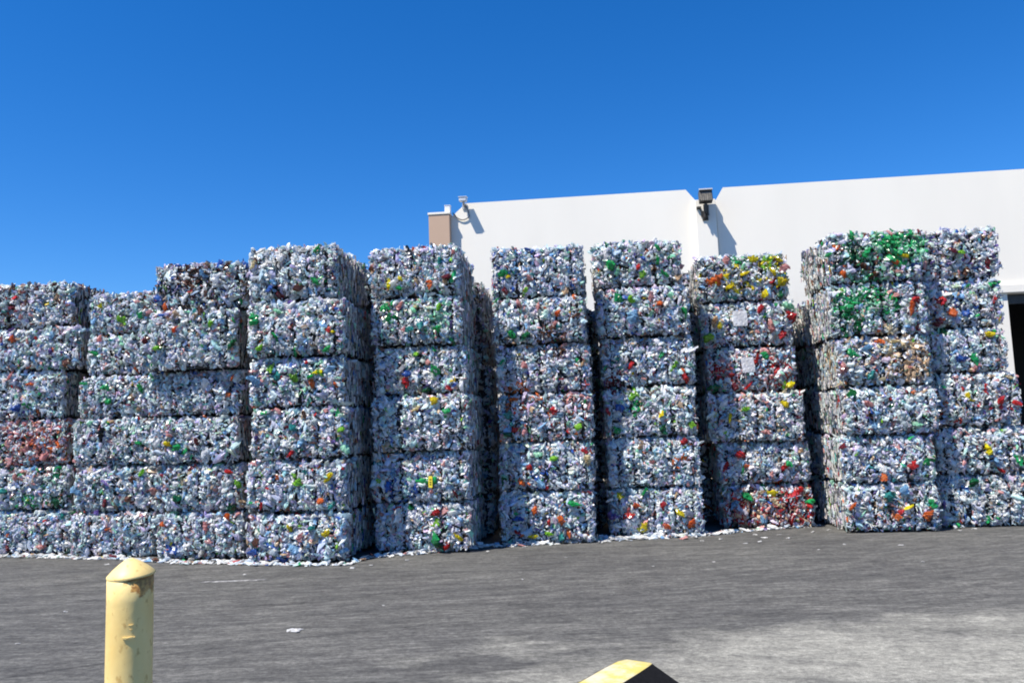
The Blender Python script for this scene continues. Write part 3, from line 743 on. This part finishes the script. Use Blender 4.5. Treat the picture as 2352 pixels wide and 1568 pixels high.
DEPTH = 1.45
GRP = 'bales of crushed plastic bottles stacked in the front row'
YF = {}
for k, s in STACKS.items():
    YF[k] = at_z(s['base'][0], s['base'][1], 0).y if s['base'] else None
YF['J'] = YF['I'] + .34
BALES = {}
for si, (k, s) in enumerate(STACKS.items()):
    yf0 = YF[k]
    xm = [0.5 * (a + b) for a, b in s['xs']]
    # seam heights on the stack's own front plane
    zs = []
    for i, py in enumerate(s['seams']):
        px = xm[min(i, 5)] if i in (0, 6) else 0.5 * (xm[i - 1] + xm[i])
        zs.append(max(0.0, at_y(px, py, yf0).z))
    zs[0] = 0.0
    for i in range(6):
        key = k + str(i + 1)
        yf = yf0 + s['bow'][i]
        pm = 0.5 * (s['seams'][i] + s['seams'][i + 1])
        x0, x1 = at_y(s['xs'][i][0], pm, yf).x, at_y(s['xs'][i][1], pm, yf).x
        h = zs[i + 1] - zs[i]
        w = x1 - x0
        seed = 1000 + si * 17 + i
        rz = random.uniform(-.012, .012)
        if key == 'C5': rz = .03
        root = empty('plastic_bale', ((x0 + x1) / 2, yf + DEPTH / 2, zs[i]), rz, LOOK[key] + ', ' + TIER[i] + ', ' + ORD[k] + ' stack from left', 'bale', GRP)
        fx = FPX / yf
        def uv(px, py, yf=yf, xc_=(x0 + x1) / 2, z0=zs[i]):
            p = at_y(px, py, yf)
            return p.x - xc_, p.z - z0
        flds = []
        for (px, py, r, c, pr) in FLD:
            u, v = uv(px, py); rr = r / fx
            if -rr < u + w / 2 < w + rr and -rr < v < h + rr: flds.append((u, v, rr, c, pr))
        fr = make_bale(key, w, h, DEPTH, palette(**PAL.get(key, {})), flds, seed, root)
        BALES[key] = (root, fr, uv, w, h, fx)
        for (px, py, r, c) in ACC:
            u, v = uv(px, py)
            if -w / 2 < u < w / 2 and 0 < v <= h and (s['xs'][i][0] - 3 <= px <= s['xs'][i][1] + 3):
                # the front of two stacks can cover one another in the view: the right one is the stack whose own x range holds it
                other = [kk for kk in STACKS if kk != k and STACKS[kk]['xs'][i][0] <= px <= STACKS[kk]['xs'][i][1] and YF[kk] < yf0]
                if other: continue
                u = min(max(u, -w / 2 + .05), w / 2 - .05); v = min(max(v, .06), h - .05)
                part_bottle(root, fr, u, v, 2 * r / fx * .92, COLS[c], 'crushed ' + CNAME[c] + ' bottle')

# the green bottle with a yellow label, lying across
root, fr, uv, w, h, fx = BALES['E2']
u, v = uv(988, 1103)
y = float(fr(np.array(u), np.array(v))) - .03
bm = bmesh.new(); lathe(bm, [(0, -.17), (.016, -.17), (.017, -.13), (.045, -.07), (.048, .1), (.04, .125), (0, .125)], 14)
bmesh.ops.rotate(bm, cent=(0, 0, 0), matrix=Euler((0, R(90), 0)).to_matrix(), verts=bm.verts[:])
bmesh.ops.scale(bm, vec=(1, .7, 1.15), verts=bm.verts[:])
m_gb = plain('green_bottle_plastic', (.01, .22, .05), .2, 0, .3, 20); m_gl = plain('yellow_label', (.85, .66, .04), .5, 0, .1, 10); m_gk = plain('dark_print', (.08, .07, .01), .6)
gb = link_bm('bottle', bm, m_gb, root, True, (u - .02, y, v)); gb['label'] = 'green bottle lying across with yellow label'
bm = bmesh.new(); add_box(bm, (.045, -.04, -.015), (.055, .008, .155), bevel=.003)
lb_ = link_bm('bottle_label', bm, m_gl, gb)
bm = bmesh.new()
for q in (-.045, -.015, .02): add_box(bm, (.045, -.046, q), (.024, .004, .012))
link_bm('label_print', bm, m_gk, lb_)

def paper(key, px0, py0, px1, py1, rz):
    root, fr, uv, w, h, fx = BALES[key]
    u0, v1 = uv(px0, py0); u1, v0 = uv(px1, py1)
    bm = bmesh.new()
    n = 6; W, H = u1 - u0, v1 - v0
    g = [[bm.verts.new(((a / n - .5) * W, -.01 * math.sin(a * 1.1 + b * .8) - .004 * ((a * b) % 2), (b / n - .5) * H)) for a in range(n + 1)] for b in range(n + 1)]
    for b in range(n):
        for a in range(n): bm.faces.new((g[b][a], g[b][a + 1], g[b + 1][a + 1], g[b + 1][a]))
    r = bmesh.ops.solidify(bm, geom=bm.faces[:], thickness=.002)
    bmesh.ops.rotate(bm, cent=(0, 0, 0), matrix=Matrix.Rotation(rz, 3, 'Y'), verts=bm.verts[:])
    uc, vc = (u0 + u1) / 2, (v0 + v1) / 2
    o = link_bm('paper_tag', bm, M_PAPER, root, False, (uc, float(fr(np.array(uc), np.array(vc))) - .085, vc))
    o['label'] = 'creased white paper sheet'
paper('H5', 1680, 716, 1715, 749, .02)
paper('H4', 1700, 822, 1731, 855, -.05)
# the white scrap that sticks out of the seventh stack
root, fr, uv, w, h, fx = BALES['G4']
u, v = uv(1586, 806)
bm = bmesh.new()
pts = [Vector((-.16, -.01, -.01)), Vector((-.08, -.05, .035)), Vector((-.02, -.06, .0)), Vector((.05, -.07, .03)), Vector((.11, -.06, .06))]
A = [bm.verts.new(p + Vector((0, 0, .025 - .003 * i))) for i, p in enumerate(pts)]; B = [bm.verts.new(p - Vector((0, .01, .03 - .004 * i))) for i, p in enumerate(pts)]
for i in range(4): bm.faces.new((A[i], A[i + 1], B[i + 1], B[i]))
bmesh.ops.solidify(bm, geom=bm.faces[:], thickness=.003)
link_bm('torn_sheet', bm, M_PAPER, root, False, (min(u, w / 2 - .03), float(fr(np.array(w / 2 - .1), np.array(v))), v))

# back row: (stack in front, number of tiers, height of its top in the photo, shift to the right)
BACK = [('A', 6, 0.02, .10), ('B', 6, -.05, .06), ('C', 6, -.1, .14), ('D', 6, -.04, .16), ('E', 6, -.25, .15), ('F', 5, .02, .20), ('G', 6, -.22, .46), ('H', 6, -.06, .40), ('I', 5, 0, .0)]
BTXT = {'A': 'first', 'B': 'second', 'C': 'third', 'D': 'fourth', 'E': 'fifth', 'F': 'sixth', 'G': 'seventh', 'H': 'eighth', 'I': 'ninth'}
for (k, nt, dz, dx) in BACK:
    tops = [BALES[k + str(i + 1)][0].location.z + BALES[k + str(i + 1)][4] for i in range(6)]
    H = (tops[nt - 1] + dz) / nt
    for i in range(nt):
        fr_root = BALES[k + str(i + 1)][0]; w = BALES[k + str(i + 1)][3]
        top_one = i == nt - 1
        lab = ('shaded back row bale, topmost right behind the ' + BTXT[k] + ' front stack from left') if top_one else ('shadowed back row bale below the top one, behind the ' + BTXT[k] + ' front stack')
        root = empty('plastic_bale', (fr_root.location.x + dx + random.uniform(-.03, .03), fr_root.location.y + DEPTH + .12 + random.uniform(0, .05), i * H), random.uniform(-.012, .012), lab, 'bale',
                     'bales of crushed plastic bottles in the back row' if top_one else 'hidden back row bales behind the ' + BTXT[k] + ' front stack')
        make_bale('back', w, H, DEPTH, palette(br=4), [], 5000 + i * 31 + ord(k), root, dens=.55)

# ------------------------------------------------------------------ litter
def litter_mesh(name, P, S, flat=.35):
    n = len(P)
    rot = rand_rot(n)
    k = rng.choice(len(NAMES), n, p=palette(white=60, clear=70, p=6, lb=5, g=2, tan=3))
    c = np.clip(CARR[k] * rng.uniform(.7, 1.25, (n, 1)), .01, .92)
    Vs, Fs, Cs, off = scatter(T_BOT[:12], np.zeros((n, 3)), rot, np.stack([S * .8, S * .7, S * 1.3], 1), c)
    # scatter groups by template, so settle each piece onto the ground by its own lowest vertex
    V = np.concatenate(Vs); F = np.concatenate(Fs); C = np.concatenate(Cs)
    return V, F, C
def settle(P, S, name='plastic_litter'):
    VV, FF, CC, off = [], [], [], 0
    for p, s in zip(P, S):
        tv, tf = T_BOT[rng.integers(0, len(T_BOT))]
        v = (tv * np.array([s * .8, s * .7, s * 1.3])) @ rand_rot(1)[0].T
        v[:, 2] *= .4
        v[:, 2] -= v[:, 2].min() - .003
        v += np.array([p[0], p[1], p[2] if len(p) > 2 else 0])
        k = rng.choice(len(NAMES), p=palette(white=70, clear=60, p=5, lb=4, g=2, tan=3, k=.2, br=.5))
        c = np.clip(CARR[k] * rng.uniform(.8, 1.25), .01, .92)
        VV.append(v); FF.append(tf + off); CC.append(np.repeat(c[None], len(tv), 0)); off += len(tv)
    return np.concatenate(VV), np.concatenate(FF), np.concatenate(CC)

LINE = [(-40, 1282, 5), (60, 1282, 5), (160, 1285, 4), (260, 1287, 5), (345, 1292, 4), (420, 1297, 5), (520, 1299, 7), (600, 1301, 5), (720, 1301, 3), (800, 1299, 3), (850, 1285, 5), (905, 1280, 6), (970, 1275, 5), (1060, 1266, 7), (1110, 1258, 3), (1160, 1258, 5), (1250, 1254, 6), (1330, 1249, 7), (1390, 1247, 9), (1450, 1244, 10), (1560, 1239, 9), (1640, 1234, 8), (1690, 1226, 5), (1760, 1219, 3), (1850, 1213, 4), (1890, 1208, 3), (2190, 1216, 3), (2260, 1206, 3), (2350, 1198, 4)]
P, S = [], []
for (a, b) in zip(LINE[:-1], LINE[1:]):
    n = int(abs(b[0] - a[0]) * .5 * (a[2] + b[2]) * .5 / 2.6)
    if a[0] >= 1890: n = n // 3 if a[0] < 2190 else n
    if a[0] == 1890: n = 3
    for _ in range(n):
        t = random.random()
        px = a[0] + (b[0] - a[0]) * t; py = a[1] + (b[1] - a[1]) * t; th = a[2] + (b[2] - a[2]) * t
        q = at_z(px, py + random.gauss(-1.5, .42) * th * .55, 0)
        P.append((q.x, q.y)); S.append(random.choice([.02, .03, .04, .05, .06, .08, .12]) * random.uniform(.8, 1.2))
V, F, C = settle(P, S)
lit = np_mesh('plastic_litter', V, F, C, M_PET)
tag(lit, 'strip of white and clear plastic litter along the foot of the bales', 'litter', kind='stuff')

ONE = [(675, 1449, .11, 'lone white plastic scrap on dark asphalt right of the yellow post'), (2070, 1252, .05, None), (1756, 1235, .07, None), (1712, 1248, .05, None), (1735, 1228, .07, None), (1790, 1228, .05, None), (1812, 1236, .06, None), (1868, 1222, .06, None), (1905, 1217, .05, None),
       (1745, 1244, .05, None), (1655, 1238, .06, None), (1612, 1242, .05, None), (810, 1305, .06, None), (852, 1298, .06, None), (245, 1296, .05, None), (935, 1286, .05, None), (1120, 1266, .05, None), (1206, 1256, .06, None), (2205, 1218, .05, None), (2238, 1215, .06, None), (1300, 1280, .035, None), (1940, 1250, .035, None), (150, 1405, .03, None), (40, 1478, .03, None), (1880, 1262, .03, None), (560, 1320, .035, None), (690, 1330, .03, None), (1200, 1330, .025, None), (1500, 1300, .025, None), (1640, 1290, .03, None), (2120, 1290, .03, None), (880, 1390, .02, None)]
for (px, py, s, lab) in ONE:
    q = at_z(px, py, 0)
    V, F, C = settle([(0, 0), (.3 * s, .25 * s), (-.35 * s, .1 * s)], [s, s * .7, s * .6])
    V[:, 2] *= .6
    C = np.clip(np.ones_like(C) * np.array([.78, .78, .77]) * random.uniform(.85, 1.1), 0, .9)
    o = np_mesh('plastic_scrap', V, F, C, M_PET)
    o.location = (q.x, q.y, 0)
    tag(o, lab or 'small pale plastic scrap lying loose on the asphalt in front of the bales', 'scrap', None if lab else 'plastic scraps scattered on the asphalt')

# faint painted line between the post and the bales
a, b = at_z(462, 1337, 0), at_z(612, 1331, 0)
d = (b - a).normalized(); nrm = Vector((-d.y, d.x, 0)) * .045
bm = bmesh.new()
bm.faces.new([bm.verts.new((p.x, p.y, .004)) for p in (a - nrm, b - nrm, b + nrm, a + nrm)])
tag(link_bm('painted_line', bm, M_PAINT), 'short faint white painted line on the asphalt', 'road marking', kind='structure')

# ------------------------------------------------------------------ yellow post
def mat_post(rust_shade=True):
    m, n, l, b = new_mat('worn_yellow_paint')
    tc = n.new('ShaderNodeTexCoord')
    def noise(s, d=5, mul=(1, 1, 1)):
        mp = n.new('ShaderNodeMapping'); mp.inputs['Scale'].default_value = mul
        l.new(tc.outputs['Object'], mp.inputs['Vector'])
        t = n.new('ShaderNodeTexNoise'); t.inputs['Scale'].default_value = s; t.inputs['Detail'].default_value = d
        l.new(mp.outputs[0], t.inputs['Vector']); return t.outputs['Fac']
    def ramp(x, p0, p1, c0, c1):
        r = n.new('ShaderNodeValToRGB'); r.color_ramp.elements[0].position = p0; r.color_ramp.elements[1].position = p1
        r.color_ramp.elements[0].color = c0 + (1,); r.color_ramp.elements[1].color = c1 + (1,); l.new(x, r.inputs['Fac']); return r.outputs[0]
    c = ramp(noise(7, 4, (1, 1, .5)), .35, .65, (.80, .57, .20), (.86, .67, .28))
    g = ramp(noise(38, 6, (1, 1, .6)), .60, .70, (0, 0, 0), (1, 1, 1))
    mx = n.new('ShaderNodeMix'); mx.data_type = 'RGBA'; l.new(g, mx.inputs[0]); l.new(c, mx.inputs[6]); mx.inputs[7].default_value = (.60, .40, .13, 1)
    if not rust_shade:
        l.new(mx.outputs[2], b.inputs['Base Color']); b.inputs['Roughness'].default_value = .5
        return m
    # rusty stain plus painted cap shadow on the right-hand flank, edges eaten by noise
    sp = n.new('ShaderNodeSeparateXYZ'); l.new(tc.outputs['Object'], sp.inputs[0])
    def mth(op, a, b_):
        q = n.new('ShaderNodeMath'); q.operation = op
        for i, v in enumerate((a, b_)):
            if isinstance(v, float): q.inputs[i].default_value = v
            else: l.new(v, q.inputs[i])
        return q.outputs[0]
    hz = mth('MULTIPLY', mth('SUBTRACT', sp.outputs[2], RUST_SHADE_Z - .11), 9.0)
    dr = mth('MULTIPLY', mth('ADD', mth('MULTIPLY', sp.outputs[0], RUST_SHADE_D[0]), mth('MULTIPLY', sp.outputs[1], RUST_SHADE_D[1])), 10.0)
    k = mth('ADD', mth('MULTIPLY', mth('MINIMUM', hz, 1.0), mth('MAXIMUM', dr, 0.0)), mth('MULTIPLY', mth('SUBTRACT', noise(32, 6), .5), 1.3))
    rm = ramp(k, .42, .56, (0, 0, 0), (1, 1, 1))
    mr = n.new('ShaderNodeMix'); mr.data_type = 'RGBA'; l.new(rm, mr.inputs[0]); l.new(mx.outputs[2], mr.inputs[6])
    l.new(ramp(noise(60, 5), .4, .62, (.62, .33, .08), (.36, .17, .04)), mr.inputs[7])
    l.new(mr.outputs[2], b.inputs['Base Color'])
    b.inputs['Roughness'].default_value = .5
    bp = n.new('ShaderNodeBump'); bp.inputs['Strength'].default_value = .35; bp.inputs['Distance'].default_value = .004
    l.new(noise(26, 6), bp.inputs['Height']); l.new(bp.outputs[0], b.inputs['Normal'])
    return m
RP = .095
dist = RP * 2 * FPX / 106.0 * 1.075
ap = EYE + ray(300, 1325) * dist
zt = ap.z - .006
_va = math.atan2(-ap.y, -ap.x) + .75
RUST_SHADE_Z, RUST_SHADE_D = zt, (math.cos(_va), math.sin(_va))
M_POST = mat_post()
M_RUST = plain('rusty_orange_paint', (.42, .20, .045), .7, 0, .5, 45, .3)
post = empty('bollard', (ap.x, ap.y, 0), 0, 'yellow painted steel bollard with conical cap in the left foreground', 'bollard')
def mat_col(): pass
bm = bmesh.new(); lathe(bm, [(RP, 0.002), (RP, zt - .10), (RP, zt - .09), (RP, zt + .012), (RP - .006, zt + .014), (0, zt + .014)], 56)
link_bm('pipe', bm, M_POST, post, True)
bm = bmesh.new(); lathe(bm, [(0, -.002), (RP + .004, -.002), (RP + .004, -.002), (RP + .0048, .0), (RP + .0048, .003), (RP + .003, .008), (RP * .78, .031), (RP * .5, .052), (RP * .28, .066), (RP * .12, .073), (0, .075)], 56)
bmesh.ops.rotate(bm, cent=(0, 0, 0), matrix=Matrix.Rotation(R(-2.2), 3, 'Y') @ Matrix.Rotation(R(3), 3, 'X'), verts=bm.verts[:])
bmesh.ops.translate(bm, vec=(.002, .001, zt + .015), verts=bm.verts[:])
link_bm('cap', bm, mat_post(False), post, True)
# flaking paint on the side towards the viewer
view = math.atan2(-ap.y, -ap.x)
def patch(name, a0, a1, za, zb, rr, mat, n=14, jag=.0, seed=1):
    rs = random.Random(seed)
    bm = bmesh.new(); lo, hi = [], []
    for i in range(n + 1):
        a = a0 + (a1 - a0) * i / n; e = min(i, n - i) / (n / 2)
        lo.append((a, za + (rs.uniform(-jag, jag) if jag else 0) + (1 - e) * (zb - za) * .25)); hi.append((a, zb - (rs.uniform(0, jag) if jag else 0)))
    def P(a, z, r): return bm.verts.new((math.cos(a) * r, math.sin(a) * r, z))
    L = [P(a, z, rr) for a, z in lo]; H = [P(a, z, rr) for a, z in hi]; L2 = [P(a, z, RP - .002) for a, z in lo]; H2 = [P(a, z, RP - .002) for a, z in hi]
    for i in range(n):
        bm.faces.new((L[i], L[i + 1], H[i + 1], H[i])); bm.faces.new((H[i], H[i + 1], H2[i + 1], H2[i])); bm.faces.new((L2[i], L2[i + 1], L[i + 1], L[i]))
    bm.faces.new((L[0], H[0], H2[0], L2[0])); bm.faces.new((L[n], L2[n], H2[n], H[n]))
    bmesh.ops.recalc_face_normals(bm, faces=bm.faces[:])
    return link_bm(name, bm, mat, post, False)
patch('paint_flake', view - .28, view + .22, zt - .236, zt - .228, RP + .006, M_POST, 8, .003, 4)
patch('paint_flake', view - .05, view + .14, zt - .183, zt - .178, RP + .004, M_POST, 6, .002, 5)
patch('paint_flake', view + .0, view + .12, zt - .200, zt - .196, RP + .004, M_POST, 6, .002, 6)

# ------------------------------------------------------------------ wheel stop
HS = .125
r1, r2 = at_z(1430, 1568, HS), at_z(1513, 1516, HS)
dv = (r2 - r1); dv.z = 0; dv.normalize()
L = 1.75; WT, WB = .235, .62  # base widened: its black flank stands in for the cast shadow
side = Vector((dv.y, -dv.x, 0))               # to the right of the beam
org = r2 - side * (WT / 2) - dv * (L / 2); org.z = 0
ws = empty('wheel_stop', org, math.atan2(dv.y, dv.x), 'black rubber wheel stop with yellow top at the bottom edge', 'wheel stop')
M_RUB = plain('black_rubber_and_shadow', (.009, .009, .010), .9, 0, .3, 40, .2)
M_RUB.node_tree.nodes['Principled BSDF'].inputs['Specular IOR Level'].default_value = .12
def mat_stop():
    m, n, l, b = new_mat('worn_yellow_top')
    tc = n.new('ShaderNodeTexCoord')
    t = n.new('ShaderNodeTexNoise'); t.inputs['Scale'].default_value = 6; t.inputs['Detail'].default_value = 7; t.inputs['Roughness'].default_value = .7
    l.new(tc.outputs['Object'], t.inputs['Vector'])
    r = n.new('ShaderNodeValToRGB'); r.color_ramp.elements[0].position = .44; r.color_ramp.elements[1].position = .62
    r.color_ramp.elements[0].color = (.60, .49, .13, 1); r.color_ramp.elements[1].color = (.58, .53, .40, 1)
    l.new(t.outputs['Fac'], r.inputs['Fac']); l.new(r.outputs[0], b.inputs['Base Color']); b.inputs['Roughness'].default_value = .6
    return m
bm = bmesh.new()
def sect(x, wt, wb, h, zb=.002): return [bm.verts.new(p) for p in ((x, wb / 2, zb), (x, wt / 2, h), (x, -wt / 2, h), (x, -wb / 2, zb))]
ss = [sect(-L / 2, WT * .7, WB * .8, HS * .55), sect(-L / 2 + .12, WT, WB, HS), sect(L / 2 - .30, WT, WB, HS), sect(L / 2 - .14, WT * .95, WB * .98, HS * .985), sect(L / 2 - .05, WT * .8, WB * .93, HS * .92), sect(L / 2 + .01, WT * .55, WB * .8, HS * .62)]
for A, B in zip(ss[:-1], ss[1:]):
    for i in range(4): bm.faces.new((A[i], A[(i + 1) % 4], B[(i + 1) % 4], B[i]))
bm.faces.new(ss[0]); bm.faces.new(list(reversed(ss[-1])))
bmesh.ops.recalc_face_normals(bm, faces=bm.faces[:])
link_bm('stop_body_and_shadow', bm, M_RUB, ws)
bm = bmesh.new()
def top(x, wt, h): return [bm.verts.new((x, wt / 2 + .004, h - .012)), bm.verts.new((x, wt / 2 - .012, h + .0045)), bm.verts.new((x, -wt / 2 + .012, h + .0045)), bm.verts.new((x, -wt / 2, h + .001))]
ts = [top(-L / 2 + .02, WT * .72, HS * .62), top(-L / 2 + .12, WT, HS), top(L / 2 - .30, WT, HS), top(L / 2 - .14, WT * .95, HS * .985), top(L / 2 - .05, WT * .8, HS * .92), top(L / 2, WT * .60, HS * .70)]
for A, B in zip(ts[:-1], ts[1:]):
    for i in range(3): bm.faces.new((A[i], A[i + 1], B[i + 1], B[i]))
bmesh.ops.recalc_face_normals(bm, faces=bm.faces[:])
link_bm('painted_top', bm, mat_stop(), ws)
